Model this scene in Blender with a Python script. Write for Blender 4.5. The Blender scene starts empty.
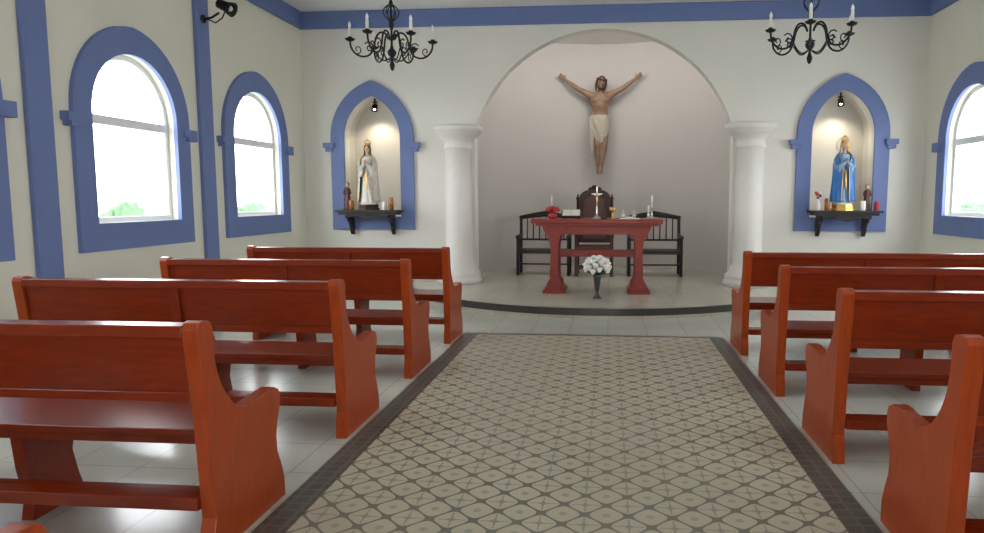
import bpy, math, random
from math import sin, cos, pi, radians, sqrt
from mathutils import Vector, Matrix, noise
from mathutils.geometry import tessellate_polygon
random.seed(7)
scene = bpy.context.scene
CX = -0.12            # centre line of the nave
XL, XR = -4.94, 4.72  # side walls
YB, YF = -5.0, 10.8   # rear wall / altar wall
ZC = 4.40
PH = 0.12             # platform height

# ------------------------------------------------------------------ materials
def new_mat(name):
    m = bpy.data.materials.new(name); m.use_nodes = True
    nt = m.node_tree
    return m, nt, nt.nodes["Principled BSDF"]

def mat(name, col, rough=0.5, metal=0.0, var=0.12, scale=6.0, bump=0.0, coat=0.0, stretch=(1,1,1), emit=0.0, spec=0.5):
    m, nt, b = new_mat(name)
    tc = nt.nodes.new("ShaderNodeTexCoord")
    mp = nt.nodes.new("ShaderNodeMapping"); mp.inputs["Scale"].default_value = stretch
    nz = nt.nodes.new("ShaderNodeTexNoise"); nz.inputs["Scale"].default_value = scale; nz.inputs["Detail"].default_value = 5
    mx = nt.nodes.new("ShaderNodeMix"); mx.data_type = 'RGBA'
    mx.inputs[6].default_value = (*[c*(1-var) for c in col], 1)
    mx.inputs[7].default_value = (*[min(1, c*(1+var)) for c in col], 1)
    nt.links.new(tc.outputs["Object"], mp.inputs[0]); nt.links.new(mp.outputs[0], nz.inputs["Vector"])
    nt.links.new(nz.outputs["Fac"], mx.inputs[0]); nt.links.new(mx.outputs[2], b.inputs["Base Color"])
    b.inputs["Roughness"].default_value = rough; b.inputs["Metallic"].default_value = metal
    b.inputs["Specular IOR Level"].default_value = spec
    b.inputs["Coat Weight"].default_value = coat; b.inputs["Coat Roughness"].default_value = 0.12
    if bump:
        bp = nt.nodes.new("ShaderNodeBump"); bp.inputs["Strength"].default_value = bump; bp.inputs["Distance"].default_value = 0.01
        nt.links.new(nz.outputs["Fac"], bp.inputs["Height"]); nt.links.new(bp.outputs[0], b.inputs["Normal"])
    if emit:
        b.inputs["Emission Color"].default_value = (*col, 1); b.inputs["Emission Strength"].default_value = emit
    return m

M_WALL = mat("cream_plaster", (0.71, 0.70, 0.59), 0.7, var=0.04, scale=2.0)
M_WALLF = mat("offwhite_plaster", (0.75, 0.735, 0.665), 0.7, var=0.04, scale=2.0)
M_APSE = mat("taupe_plaster", (0.49, 0.46, 0.43), 0.8, var=0.04, scale=2.0)
M_NICHE = mat("niche_plaster", (0.64, 0.61, 0.54), 0.7, var=0.04)
M_CEIL = mat("ceiling_paint", (0.78, 0.78, 0.77), 0.8, var=0.03)
M_BLUE = mat("periwinkle_paint", (0.135, 0.19, 0.40), 0.6, var=0.08, scale=3.0)
M_WHITE = mat("white_stone_paint", (0.75, 0.73, 0.68), 0.5, var=0.05, scale=8, bump=0.1)
M_FRAME = mat("white_window_frame", (0.80, 0.83, 0.83), 0.4, var=0.03)
M_WOOD = mat("varnished_red_wood", (0.185, 0.0205, 0.0035), 0.26, var=0.4, scale=7, stretch=(1, 7, 7), coat=0.10, spec=0.28)
M_WOODE = mat("varnished_red_wood_end", (0.29, 0.042, 0.0065), 0.28, var=0.35, scale=7, stretch=(7, 7, 1), coat=0.08, spec=0.28)
M_ALTAR = mat("mahogany", (0.235, 0.036, 0.026), 0.4, var=0.3, scale=7, stretch=(1, 7, 7), coat=0.03, spec=0.25)
M_DARK = mat("dark_walnut", (0.045, 0.018, 0.011), 0.4, var=0.3, scale=8, stretch=(1, 6, 6), spec=0.3)
M_BENCH = mat("dark_brown_wood", (0.022, 0.014, 0.012), 0.4, var=0.3, spec=0.3)
M_BLACKW = mat("black_wood", (0.014, 0.011, 0.010), 0.4, var=0.3)
M_LEATHER = mat("brown_leather", (0.085, 0.025, 0.017), 0.45, var=0.2, scale=20, bump=0.1)
M_IRON = mat("wrought_iron", (0.012, 0.012, 0.013), 0.45, metal=0.5, var=0.2)
M_CANDLE = mat("candle_wax", (0.75, 0.72, 0.62), 0.5, var=0.03)
M_BULB = mat("frosted_bulb", (0.85, 0.85, 0.85), 0.2, var=0.02)
M_CORPUS = mat("carved_wood_skin", (0.24, 0.145, 0.090), 0.55, var=0.3, scale=10)
M_LOIN = mat("loincloth_wood", (0.42, 0.37, 0.29), 0.6, var=0.2, scale=14)
M_HAIR = mat("dark_brown_hair", (0.06, 0.03, 0.016), 0.6, var=0.3, scale=30)
M_SKIN = mat("painted_skin", (0.62, 0.40, 0.28), 0.45, var=0.05)
M_SILV = mat("silvery_robe", (0.55, 0.53, 0.49), 0.4, var=0.45, scale=22, bump=0.3)
M_ROBEW = mat("white_robe", (0.62, 0.56, 0.48), 0.5, var=0.08)
M_ROBEP = mat("pale_blue_robe", (0.22, 0.36, 0.55), 0.5, var=0.15)
M_BLUEM = mat("blue_mantle", (0.012, 0.16, 0.48), 0.45, var=0.2, scale=10)
M_GOLD = mat("gold_leaf", (0.70, 0.44, 0.12), 0.3, metal=0.8, var=0.1)
M_BRASS = mat("brass", (0.45, 0.33, 0.14), 0.3, metal=0.9, var=0.1)
M_SILVER = mat("silver_metal", (0.45, 0.44, 0.42), 0.3, metal=0.9, var=0.1)
M_RED = mat("red_cloth", (0.42, 0.018, 0.02), 0.6, var=0.2, scale=18)
M_PETAL = mat("white_petal", (0.80, 0.79, 0.72), 0.6, var=0.05)
M_LEAF = mat("green_leaf", (0.05, 0.12, 0.03), 0.5, var=0.3, scale=20)
M_AMBER = mat("amber_glass", (0.30, 0.10, 0.025), 0.2, var=0.2)
M_GLASSD = mat("dark_glass_vase", (0.03, 0.035, 0.04), 0.08, var=0.2)
M_EYE = mat("painted_eye", (0.02, 0.015, 0.012), 0.3, var=0.0)
M_LIP = mat("painted_lip", (0.35, 0.08, 0.06), 0.4, var=0.0)
M_SHRUB = mat("shrub_leaves", (0.065, 0.13, 0.06), 0.8, var=0.4, scale=5, bump=0.5)
M_GROUND = mat("pale_gravel", (0.62, 0.62, 0.58), 0.9, var=0.1, scale=3)
M_DOOR = mat("door_wood", (0.16, 0.05, 0.02), 0.4, var=0.3, scale=6, stretch=(6, 6, 1))
M_NOSE = mat("dark_nosing_tile", (0.042, 0.038, 0.033), 0.4, var=0.3, scale=12)
M_TUBE = mat("fill_lamp_tube", (1.0, 0.97, 0.92), 0.4, var=0.0, emit=4)  # glowing tubes of the added apse fill lamp

def mat_tiles(name, c1, c2, mortar, size, msize, rough):
    m, nt, b = new_mat(name)
    tc = nt.nodes.new("ShaderNodeTexCoord")
    br = nt.nodes.new("ShaderNodeTexBrick"); br.offset = 0; br.squash = 1
    br.inputs["Color1"].default_value = (*c1, 1); br.inputs["Color2"].default_value = (*c2, 1)
    br.inputs["Mortar"].default_value = (*mortar, 1)
    br.inputs["Scale"].default_value = 1; br.inputs["Mortar Size"].default_value = msize
    br.inputs["Brick Width"].default_value = size; br.inputs["Row Height"].default_value = size
    nz = nt.nodes.new("ShaderNodeTexNoise"); nz.inputs["Scale"].default_value = 4; nz.inputs["Detail"].default_value = 6
    mx = nt.nodes.new("ShaderNodeMix"); mx.data_type = 'RGBA'; mx.blend_type = 'MULTIPLY'
    rp = nt.nodes.new("ShaderNodeValToRGB")
    rp.color_ramp.elements[0].color = (0.85, 0.85, 0.85, 1); rp.color_ramp.elements[1].color = (1, 1, 1, 1)
    nt.links.new(tc.outputs["Object"], br.inputs["Vector"]); nt.links.new(tc.outputs["Object"], nz.inputs["Vector"])
    nt.links.new(nz.outputs["Fac"], rp.inputs[0])
    mx.inputs[0].default_value = 1
    nt.links.new(br.outputs["Color"], mx.inputs[6]); nt.links.new(rp.outputs[0], mx.inputs[7])
    nt.links.new(mx.outputs[2], b.inputs["Base Color"])
    b.inputs["Roughness"].default_value = rough
    return m
M_FLOOR = mat_tiles("glossy_floor_tile", (0.50, 0.50, 0.43), (0.53, 0.525, 0.45), (0.39, 0.39, 0.34), 0.42, 0.005, 0.19)
M_PLAT = mat_tiles("platform_tile", (0.50, 0.465, 0.38), (0.53, 0.49, 0.40), (0.41, 0.385, 0.32), 0.42, 0.005, 0.24)
M_BORD = mat_tiles("dark_border_tile", (0.068, 0.062, 0.052), (0.10, 0.09, 0.075), (0.14, 0.13, 0.11), 0.075, 0.008, 0.4)

def mat_pattern():
    m, nt, b = new_mat("patterned_cement_tile")
    N = nt.nodes; L = nt.links
    def mth(op, a, bb=None, c=None):
        n = N.new("ShaderNodeMath"); n.operation = op
        for i, v in enumerate((a, bb, c)):
            if v is None: continue
            if isinstance(v, (int, float)): n.inputs[i].default_value = v
            else: L.new(v, n.inputs[i])
        return n.outputs[0]
    tc = N.new("ShaderNodeTexCoord"); sp = N.new("ShaderNodeSeparateXYZ"); L.new(tc.outputs["Object"], sp.inputs[0])
    S = 0.20
    kx = mth('MULTIPLY', sp.outputs[0], 2*pi/S); ky = mth('MULTIPLY', sp.outputs[1], 2*pi/S)
    a = mth('COSINE', kx); c = mth('COSINE', ky)
    f = mth('ADD', a, c)                        # -2..2
    af = mth('ABSOLUTE', f)
    line = mth('LESS_THAN', af, 0.24)           # rounded diamond lattice
    star = mth('MULTIPLY', mth('LESS_THAN', f, -0.5), mth('LESS_THAN', mth('ABSOLUTE', mth('MULTIPLY', mth('SINE', kx), mth('SINE', ky))), 0.10))
    dot = mth('GREATER_THAN', f, 1.82)
    mask = mth('MINIMUM', mth('ADD', line, mth('ADD', mth('MULTIPLY', star, 0.6), mth('MULTIPLY', dot, 0.4))), 1.0)
    nz = N.new("ShaderNodeTexNoise"); nz.inputs["Scale"].default_value = 1.5; nz.inputs["Detail"].default_value = 6
    L.new(tc.outputs["Object"], nz.inputs["Vector"])
    mx = N.new("ShaderNodeMix"); mx.data_type = 'RGBA'
    mx.inputs[6].default_value = (0.50, 0.45, 0.335, 1); mx.inputs[7].default_value = (0.19, 0.175, 0.137, 1)
    L.new(mask, mx.inputs[0])
    m2 = N.new("ShaderNodeMix"); m2.data_type = 'RGBA'; m2.blend_type = 'MULTIPLY'; m2.inputs[0].default_value = 1
    rp = N.new("ShaderNodeValToRGB"); rp.color_ramp.elements[0].color = (0.85, 0.85, 0.85, 1); rp.color_ramp.elements[1].color = (1.05, 1.05, 1.05, 1)
    L.new(nz.outputs["Fac"], rp.inputs[0]); L.new(mx.outputs[2], m2.inputs[6]); L.new(rp.outputs[0], m2.inputs[7])
    L.new(m2.outputs[2], b.inputs["Base Color"]); b.inputs["Roughness"].default_value = 0.42
    b.inputs["Specular IOR Level"].default_value = 0.4
    return m
M_PAT = mat_pattern()

def mat_glass():
    m = bpy.data.materials.new("window_glass"); m.use_nodes = True; nt = m.node_tree
    for n in list(nt.nodes): nt.nodes.remove(n)
    o = nt.nodes.new("ShaderNodeOutputMaterial"); t = nt.nodes.new("ShaderNodeBsdfTransparent")
    g = nt.nodes.new("ShaderNodeBsdfGlossy"); g.inputs["Roughness"].default_value = 0.03
    x = nt.nodes.new("ShaderNodeMixShader"); x.inputs[0].default_value = 0.05
    nt.links.new(t.outputs[0], x.inputs[1]); nt.links.new(g.outputs[0], x.inputs[2]); nt.links.new(x.outputs[0], o.inputs[0])
    return m
M_GLASS = mat_glass()

# ------------------------------------------------------------------ builder
class B:
    def __init__(s): s.v=[]; s.f=[]; s.m=[]; s.sm=[]; s.mats=[]
    def mi(s, m):
        if m not in s.mats: s.mats.append(m)
        return s.mats.index(m)
    def add(s, vs, fs, m, smooth=False, mtx=None):
        o = len(s.v); i = s.mi(m)
        for p in vs:
            p = Vector(p)
            s.v.append(mtx @ p if mtx else p)
        for f in fs:
            s.f.append([o+k for k in f]); s.m.append(i); s.sm.append(smooth)
    def box(s, x0, x1, y0, y1, z0, z1, m, mtx=None):
        vs = [(x0,y0,z0),(x1,y0,z0),(x1,y1,z0),(x0,y1,z0),(x0,y0,z1),(x1,y0,z1),(x1,y1,z1),(x0,y1,z1)]
        s.add(vs, [(0,3,2,1),(4,5,6,7),(0,1,5,4),(1,2,6,5),(2,3,7,6),(3,0,4,7)], m, False, mtx)
    def prism(s, loops, plane, w0, w1, m, smooth=False, mtx=None):
        def P(u, v, w):
            return {'XY': (u, v, w), 'XZ': (u, w, v), 'YZ': (w, u, v)}[plane]
        flat = [p for l in loops for p in l]
        tris = tessellate_polygon([[Vector((p[0], p[1], 0)) for p in l] for l in loops])
        n = len(flat)
        vs = [P(p[0], p[1], w0) for p in flat] + [P(p[0], p[1], w1) for p in flat]
        fs = [tuple(t) for t in tris] + [tuple(n+k for k in reversed(t)) for t in tris]
        o = 0
        for l in loops:
            k = len(l)
            for i in range(k):
                j = (i+1) % k
                fs.append((o+i, o+j, n+o+j, n+o+i))
            o += k
        s.add(vs, fs, m, smooth, mtx)
    def rings(s, rings, m, smooth=True, closed=True, mtx=None, caps=True):
        n = len(rings[0]); vs = [p for r in rings for p in r]; fs = []
        for i in range(len(rings)-1):
            for j in range(n if closed else n-1):
                k = (j+1) % n
                fs.append((i*n+j, i*n+k, (i+1)*n+k, (i+1)*n+j))
        if caps and closed:
            fs.append(tuple(reversed(range(n)))); fs.append(tuple((len(rings)-1)*n+j for j in range(n)))
        s.add(vs, fs, m, smooth, mtx)
    def lathe(s, prof, c, m, seg=28, sq=1.0, fold=None, smooth=True, mtx=None):
        rs = []
        for r, z in prof:
            ring = []
            for j in range(seg):
                a = 2*pi*j/seg
                rr = r*(1+(fold(a, z) if fold else 0))
                ring.append((c[0]+rr*cos(a), c[1]+rr*sin(a)*sq, c[2]+z))
            rs.append(ring)
        s.rings(rs, m, smooth, mtx=mtx)
    def tube(s, pts, rad, m, seg=10, ref=(1,0,0), rnd=False, mtx=None, smooth=True):
        pts = [Vector(p) for p in pts]; n = len(pts)
        if not isinstance(rad, (list, tuple)): rad = [rad]*n
        rad = [(r, r) if not isinstance(r, (list, tuple)) else r for r in rad]
        rs = []
        ref = Vector(ref); prev = None
        for i, p in enumerate(pts):
            t = (pts[min(i+1, n-1)]-pts[max(i-1, 0)]).normalized()
            b = prev if prev is not None else ref
            sd = b-b.dot(t)*t
            if sd.length < 1e-3: sd = Vector((0, 1, 0.01))-Vector((0, 1, 0.01)).dot(t)*t
            sd.normalize(); ot = t.cross(sd); prev = sd
            a, bb = rad[i]
            def ring(off, k): return [p+t*off+(sd*a*cos(2*pi*j/seg)+ot*bb*sin(2*pi*j/seg))*k for j in range(seg)]
            mr = min(a, bb)
            if rnd and i == 0: rs.append(ring(-mr*0.9, 0.3)); rs.append(ring(-mr*0.6, 0.75))
            rs.append(ring(0, 1))
            if rnd and i == n-1: rs.append(ring(mr*0.6, 0.75)); rs.append(ring(mr*0.9, 0.3))
        s.rings(rs, m, smooth, mtx=mtx)
    def ball(s, c, r, m, seg=14, rg=9, mtx=None, wob=0.0):
        if not isinstance(r, (list, tuple)): r = (r, r, r)
        rs = []
        for i in range(rg+1):
            ph = -pi/2+pi*(i+0.02)/(rg+0.04)
            ring = []
            for j in range(seg):
                a = 2*pi*j/seg
                d = Vector((cos(ph)*cos(a), cos(ph)*sin(a), sin(ph)))
                k = 1+(wob*noise.noise(d*2.5+Vector(c)) if wob else 0)
                ring.append((c[0]+r[0]*d.x*k, c[1]+r[1]*d.y*k, c[2]+r[2]*d.z*k))
            rs.append(ring)
        s.rings(rs, m, True, mtx=mtx)
    def sheet(s, fn, nu, nv, th, m, mtx=None):
        """fn(u,v)->Vector ; th offset toward axis"""
        def P(i, j, k):
            p = Vector(fn(i/nu, j/nv)); 
            d = Vector((p.x, p.y, 0)); d = d.normalized() if d.length > 1e-6 else Vector()
            return p-d*th*k
        vs = [P(i, j, k) for k in (0, 1) for i in range(nu+1) for j in range(nv+1)]
        W = nv+1; O = (nu+1)*W; fs = []
        for i in range(nu):
            for j in range(nv):
                q = (i*W+j, i*W+j+1, (i+1)*W+j+1, (i+1)*W+j)
                fs.append(q); fs.append(tuple(O+x for x in reversed(q)))
        for i in range(nu):
            for j in (0, nv): fs.append((i*W+j, (i+1)*W+j, O+(i+1)*W+j, O+i*W+j))
        for j in range(nv):
            for i in (0, nu): fs.append((i*W+j, i*W+j+1, O+i*W+j+1, O+i*W+j))
        s.add(vs, fs, m, True, mtx)
    def addmesh(s, me, m, mtx=None):
        s.add([v.co.copy() for v in me.vertices], [tuple(p.vertices) for p in me.polygons], m, True, mtx)
    def obj(s, name, loc=(0,0,0), bevel=0, rotz=0, seg=2, angle=40):
        import bmesh
        me = bpy.data.meshes.new(name); me.from_pydata([tuple(v) for v in s.v], [], s.f)
        for m in s.mats: me.materials.append(m)
        for i, p in enumerate(me.polygons): p.material_index = s.m[i]; p.use_smooth = s.sm[i]
        bm = bmesh.new(); bm.from_mesh(me); bmesh.ops.recalc_face_normals(bm, faces=bm.faces); bm.to_mesh(me); bm.free()
        me.update()
        o = bpy.data.objects.new(name, me); o.location = loc; o.rotation_euler = (0, 0, rotz)
        scene.collection.objects.link(o)
        if bevel:
            md = o.modifiers.new("edge_bevel", 'BEVEL'); md.width = bevel; md.segments = seg
            md.limit_method = 'ANGLE'; md.angle_limit = radians(angle)
        return o

def fuse(b, voxel, smooth=3):
    """voxel-fuse a builder into one continuous surface, return mesh"""
    o = b.obj("tmp_fuse")
    r = o.modifiers.new("r", 'REMESH'); r.mode = 'VOXEL'; r.voxel_size = voxel
    sm = o.modifiers.new("s", 'SMOOTH'); sm.iterations = smooth; sm.factor = 0.5
    dg = bpy.context.evaluated_depsgraph_get(); dg.update()
    me = bpy.data.meshes.new_from_object(o.evaluated_get(dg))
    old = o.data; bpy.data.objects.remove(o); bpy.data.meshes.remove(old)
    return me

def arch(cx, half, z0, zs, h=None, seg=24):
    """closed loop; round (h None) or pointed with rise h"""
    pts = [(cx-half, z0), (cx+half, z0), (cx+half, zs)]
    if h is None: h = half
    if abs(h-half) < 1e-4:
        for i in range(1, seg): a = pi*i/seg; pts.append((cx+half*cos(a), zs+half*sin(a)))
    else:
        c = (h*h-half*half)/(2*half); R = half+c; amax = math.atan2(h, c)
        k = seg//2
        for i in range(1, k+1): a = amax*i/k; pts.append((cx-c+R*cos(a), zs+R*sin(a)))
        for i in range(k-1, 0, -1): a = amax*i/k; pts.append((cx+c-R*cos(a), zs+R*sin(a)))
    pts.append((cx-half, zs))
    return pts

# ------------------------------------------------------------------ room shell
b = B(); b.box(XL-0.2, XR+0.2, YB-0.2, YF+0.25, -0.1, 0, M_FLOOR); b.obj("floor")
b = B(); b.box(XL-0.2, XR+0.2, YB-0.2, YF+0.25, ZC, ZC+0.1, M_CEIL); b.obj("ceiling")

WL = [9.28-2.47*k for k in range(6)]
WR = [9.42-2.47*k for k in range(6)]
WH, WZ0, WZS = 0.64, 1.21, 2.28
def side_wall(name, centres, w0, w1):
    b = B()
    outer = [(YB, 0), (YF, 0), (YF, ZC), (YB, ZC)]
    b.prism([outer]+[list(reversed(arch(c, WH, WZ0, WZS))) for c in centres], 'YZ', w0, w1, M_WALL)
    return b.obj(name)
side_wall("wall_left", WL, XL-0.2, XL)
side_wall("wall_right", WR, XR, XR+0.2)

# altar wall with big arch and niches
ACX, AH, AZS, AZT = CX, 2.01, 2.48, 4.05
def big_arch_loop():
    R = (AH**2+(AZT-AZS)**2)/(2*(AZT-AZS)); cz = AZT-R
    a0 = math.asin((AZS-cz)/R)
    pts = [(ACX-AH, 0.0), (ACX+AH, 0.0), (ACX+AH, AZS)]
    for i in range(1, 40): a = a0+(pi-2*a0)*i/40; pts.append((ACX+R*cos(a), cz+R*sin(a)))
    pts.append((ACX-AH, AZS)); return pts
al = big_arch_loop()
NCL, NCR = -3.80, 3.52
NH, NZ0, NZS, NR = 0.46, 1.16, 2.42, 0.66
outer = [(XL, 0), (ACX-AH, 0)]+[p for p in reversed(al[2:])]+[(ACX+AH, 0), (XR, 0), (XR, ZC), (XL, ZC)]
b = B()
b.prism([outer]+[list(reversed(arch(c, NH, NZ0, NZS, NR))) for c in (NCL, NCR)], 'XZ', YF, YF+0.22, M_WALLF)
b.obj("wall_altar")
for i, c in enumerate((NCL, NCR)):
    b = B()
    inn = arch(c, NH, NZ0, NZS, NR); out = arch(c, NH+0.05, NZ0-0.05, NZS, NR+0.06)
    b.prism([out, list(reversed(inn))], 'XZ', YF+0.22, YF+0.45, M_NICHE)
    b.prism([out], 'XZ', YF+0.45, YF+0.5, M_NICHE)
    b.obj("wall_niche_%d" % (i+1))

# apse
AW, AD = 2.45, 2.45
def ell(k, w=AW, d=AD, n=72): a = pi*k/n; return (CX+w*cos(a), YF+0.22+d*sin(a))
for q in range(12):
    k0, k1 = q*6, q*6+6
    inn = [ell(k) for k in range(k0, k1+1)]; out = [ell(k, AW+0.10, AD+0.10) for k in range(k0, k1+1)]
    b = B(); b.prism([inn+list(reversed(out))], 'XY', 0, ZC, M_APSE, smooth=False)
    b.obj("wall_apse_%d" % (q+1))
b = B(); b.prism([[ell(k, AW+0.15, AD+0.15) for k in range(73)]], 'XY', ZC, ZC+0.1, M_CEIL); b.obj("ceiling_apse")

# platform
R0, YC0 = 3.06, 11.21
def arc(R, yend=YF, n=48):
    a = math.asin((YC0-yend)/R)
    return [(CX-R*cos(t), YC0-R*sin(t)) for t in [a+(pi-2*a)*i/n for i in range(n+1)]]
b = B()
e = 0.004
pl = arc(R0, YF-e)+[(CX+AH-e, YF-e), (CX+AH-e, YF+0.225)]+[ell(k, AW-e, AD-e) for k in range(0, 73)]+[(CX-AH+e, YF+0.225), (CX-AH+e, YF-e)]
b.prism([pl], 'XY', 0, PH, M_PLAT); b.obj("floor_platform")
b = B(); b.prism([arc(R0+0.05, YF-e)+list(reversed(arc(R0+0.001, YF-e)))], 'XY', 0.045, PH+0.008, M_NOSE)
b.prism([arc(R0+0.035, YF-e)+list(reversed(arc(R0+0.001, YF-e)))], 'XY', 0.0, 0.045, M_PLAT); b.obj("trim_platform_edge")

# aisle tile carpet + border
AX0, AX1, AYE = -1.54, 1.20, 7.16
b = B(); b.box(AX0+0.15, AX1-0.15, YB+0.05, AYE-0.07, 0, 0.004, M_PAT); b.obj("floor_aisle_tiles")
b = B()
b.box(AX0, AX0+0.15, YB+0.05, AYE, 0, 0.005, M_BORD); b.box(AX1-0.15, AX1, YB+0.05, AYE, 0, 0.005, M_BORD)
b.box(AX0+0.15, AX1-0.15, AYE-0.07, AYE, 0, 0.005, M_BORD); b.obj("floor_aisle_border")

# rear wall with doorway
b = B()
b.prism([[(XL, 0), (-1.2, 0), (-1.2, 2.4), (-0.12, 3.3), (0.96, 2.4), (0.96, 0), (XR, 0), (XR, ZC), (XL, ZC)]], 'XZ', YB-0.2, YB, M_WALL)
b.obj("wall_rear")
for nm, xx, sgn in (("door_1", -1.2, 1), ("door_2", 0.96, -1)):
    b = B()
    b.box(xx+0.02*sgn if sgn > 0 else xx-0.07, xx+0.07 if sgn > 0 else xx-0.02, YB-1.3, YB-0.25, 0.01, 2.35, M_DOOR)
    for z in (0.3, 1.3):
        b.box(xx+0.01*sgn if sgn > 0 else xx-0.08, xx+0.08 if sgn > 0 else xx-0.01, YB-1.15, YB-0.4, z, z+0.8, M_DOOR)
    b.obj(nm, bevel=0.008)

# ceiling trim band and pilasters
b = B(); b.box(XL, XR, YF-0.05, YF, 4.13, ZC, M_BLUE); b.obj("trim_1", bevel=0.01)
b = B(); b.box(XL, XL+0.05, YB, YF-0.05, 4.13, ZC, M_BLUE); b.obj("trim_2", bevel=0.01)
b = B(); b.box(XR-0.05, XR, YB, YF-0.05, 4.13, ZC, M_BLUE); b.obj("trim_3", bevel=0.01)
n = 4
for k in range(5):
    y = WL[k]-1.235
    b = B(); b.box(XL, XL+0.05, y-0.13, y+0.13, 0, 4.13, M_BLUE); b.obj("trim_%d" % n, bevel=0.008); n += 1
    y = WR[k]-1.235
    b = B(); b.box(XR-0.05, XR, y-0.13, y+0.13, 0, 4.13, M_BLUE); b.obj("trim_%d" % n, bevel=0.008); n += 1

# windows : surround, imposts, frame, glass
k = 1
for side, cs in (("L", WL), ("R", WR)):
    for c in cs:
        b = B()
        if side == "L": s0, s1, i1, f0, f1, g = XL, XL+0.045, XL+0.09, XL-0.13, XL-0.07, XL-0.10
        else: s0, s1, i1, f0, f1, g = XR-0.045, XR, XR-0.09, XR+0.07, XR+0.13, XR+0.10
        b.prism([arch(c, 0.87, 0.94, WZS, 0.92), list(reversed(arch(c, WH, WZ0, WZS)))], 'YZ', s0, s1, M_BLUE)
        for sg in (-1, 1):
            y = c+sg*0.87
            xa, xb = (XL, i1) if side == "L" else (i1, XR)
            b.box(xa, xb, y-0.11, y+0.08 if sg > 0 else y+0.11, WZS-0.12, WZS-0.04, M_BLUE)
            b.box(xa, xb, y-0.08, y+0.08, WZS-0.17, WZS-0.12, M_BLUE)
        b.prism([arch(c, WH-0.002, WZ0+0.002, WZS), list(reversed(arch(c, WH-0.055, WZ0+0.055, WZS)))], 'YZ', f0, f1, M_FRAME)
        b.box(f0, f1+0.02 if side == "L" else f1, c-WH+0.045, c+WH-0.045, WZS-0.10, WZS-0.01, M_FRAME)
        b.box(g-0.003, g+0.003, c-WH+0.045, c+WH-0.045, WZ0+0.04, WZS-0.09, M_GLASS)
        b.obj("window_%d" % k); k += 1
        L = bpy.data.lights.new("window_daylight", 'AREA'); L.shape = 'RECTANGLE'; L.size = 1.3; L.size_y = 1.75
        L.cycles.is_portal = True
        lo_ = bpy.data.objects.new("window_daylight", L); scene.collection.objects.link(lo_)
        lo_.location = ((XL-0.02) if side == "L" else (XR+0.02), c, 2.07)
        lo_.rotation_euler = (radians(90), 0, radians(-90) if side == "L" else radians(90))

# niche surrounds
for i, c in enumerate((NCL, NCR)):
    b = B()
    b.prism([arch(c, 0.68, 0.95, NZS, 0.90), list(reversed(arch(c, NH, NZ0, NZS, NR)))], 'XZ', YF-0.045, YF, M_BLUE)
    for sg in (-1, 1):
        x = c+sg*0.70
        b.box(x-0.09, x+0.09, YF-0.10, YF, NZS-0.16, NZS-0.08, M_BLUE)
        b.box(x-0.06, x+0.06, YF-0.08, YF, NZS-0.22, NZS-0.16, M_BLUE)
    b.obj("trim_niche_%d" % (i+1), bevel=0.005)

# added fill lamp, unseen behind the arch header, to brighten the apse
b = B()
b.box(-1.35, 1.35, 0.0, 0.06, -0.05, 0.05, M_FRAME)
for z in (-0.022, 0.022): b.tube([(-1.3, 0.075, z), (1.3, 0.075, z)], 0.013, M_TUBE, seg=10, ref=(0,0,1))
for sx in (-1.33, 1.33): b.box(sx-0.02, sx+0.02, 0.06, 0.10, -0.045, 0.045, M_FRAME)
fx = b.obj("apse_fill_lamp", loc=(CX, YF+0.225, 4.27), bevel=0.004)
L = bpy.data.lights.new("apse_fill_light", 'AREA'); L.shape = 'RECTANGLE'; L.size = 2.5; L.size_y = 0.10; L.energy = 27; L.color = (1.0, 0.97, 0.94)
lo_ = bpy.data.objects.new("apse_fill_light", L); scene.collection.objects.link(lo_); lo_.parent = fx
lo_.location = (0, 0.13, 0.0); lo_.rotation_euler = (radians(62), 0, 0)

# ------------------------------------------------------------------ columns
def column(x):
    b = B()
    prof = [(0.36, 0), (0.36, 0.07), (0.33, 0.09), (0.34, 0.13), (0.33, 0.17), (0.27, 0.22), (0.25, 0.30), (0.225, 0.33), (0.225, 0.35), (0.215, 0.36),
            (0.21, 0.9), (0.205, 1.6), (0.20, 2.08), (0.215, 2.09), (0.23, 2.11), (0.215, 2.13), (0.21, 2.20), (0.23, 2.22), (0.26, 2.26), (0.31, 2.30),
            (0.33, 2.31), (0.33, 2.34), (0.37, 2.36), (0.385, 2.39), (0.385, 2.44), (0.36, 2.45)]
    b.lathe(prof, (0, 0, 0), M_WHITE, seg=48)
    lim = YF-0.002-10.62
    for v in b.v:
        if v.y > lim: v.y = lim
    return b.obj("column", loc=(x, 10.62, PH))
column(CX-2.24); column(CX+2.24)

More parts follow.
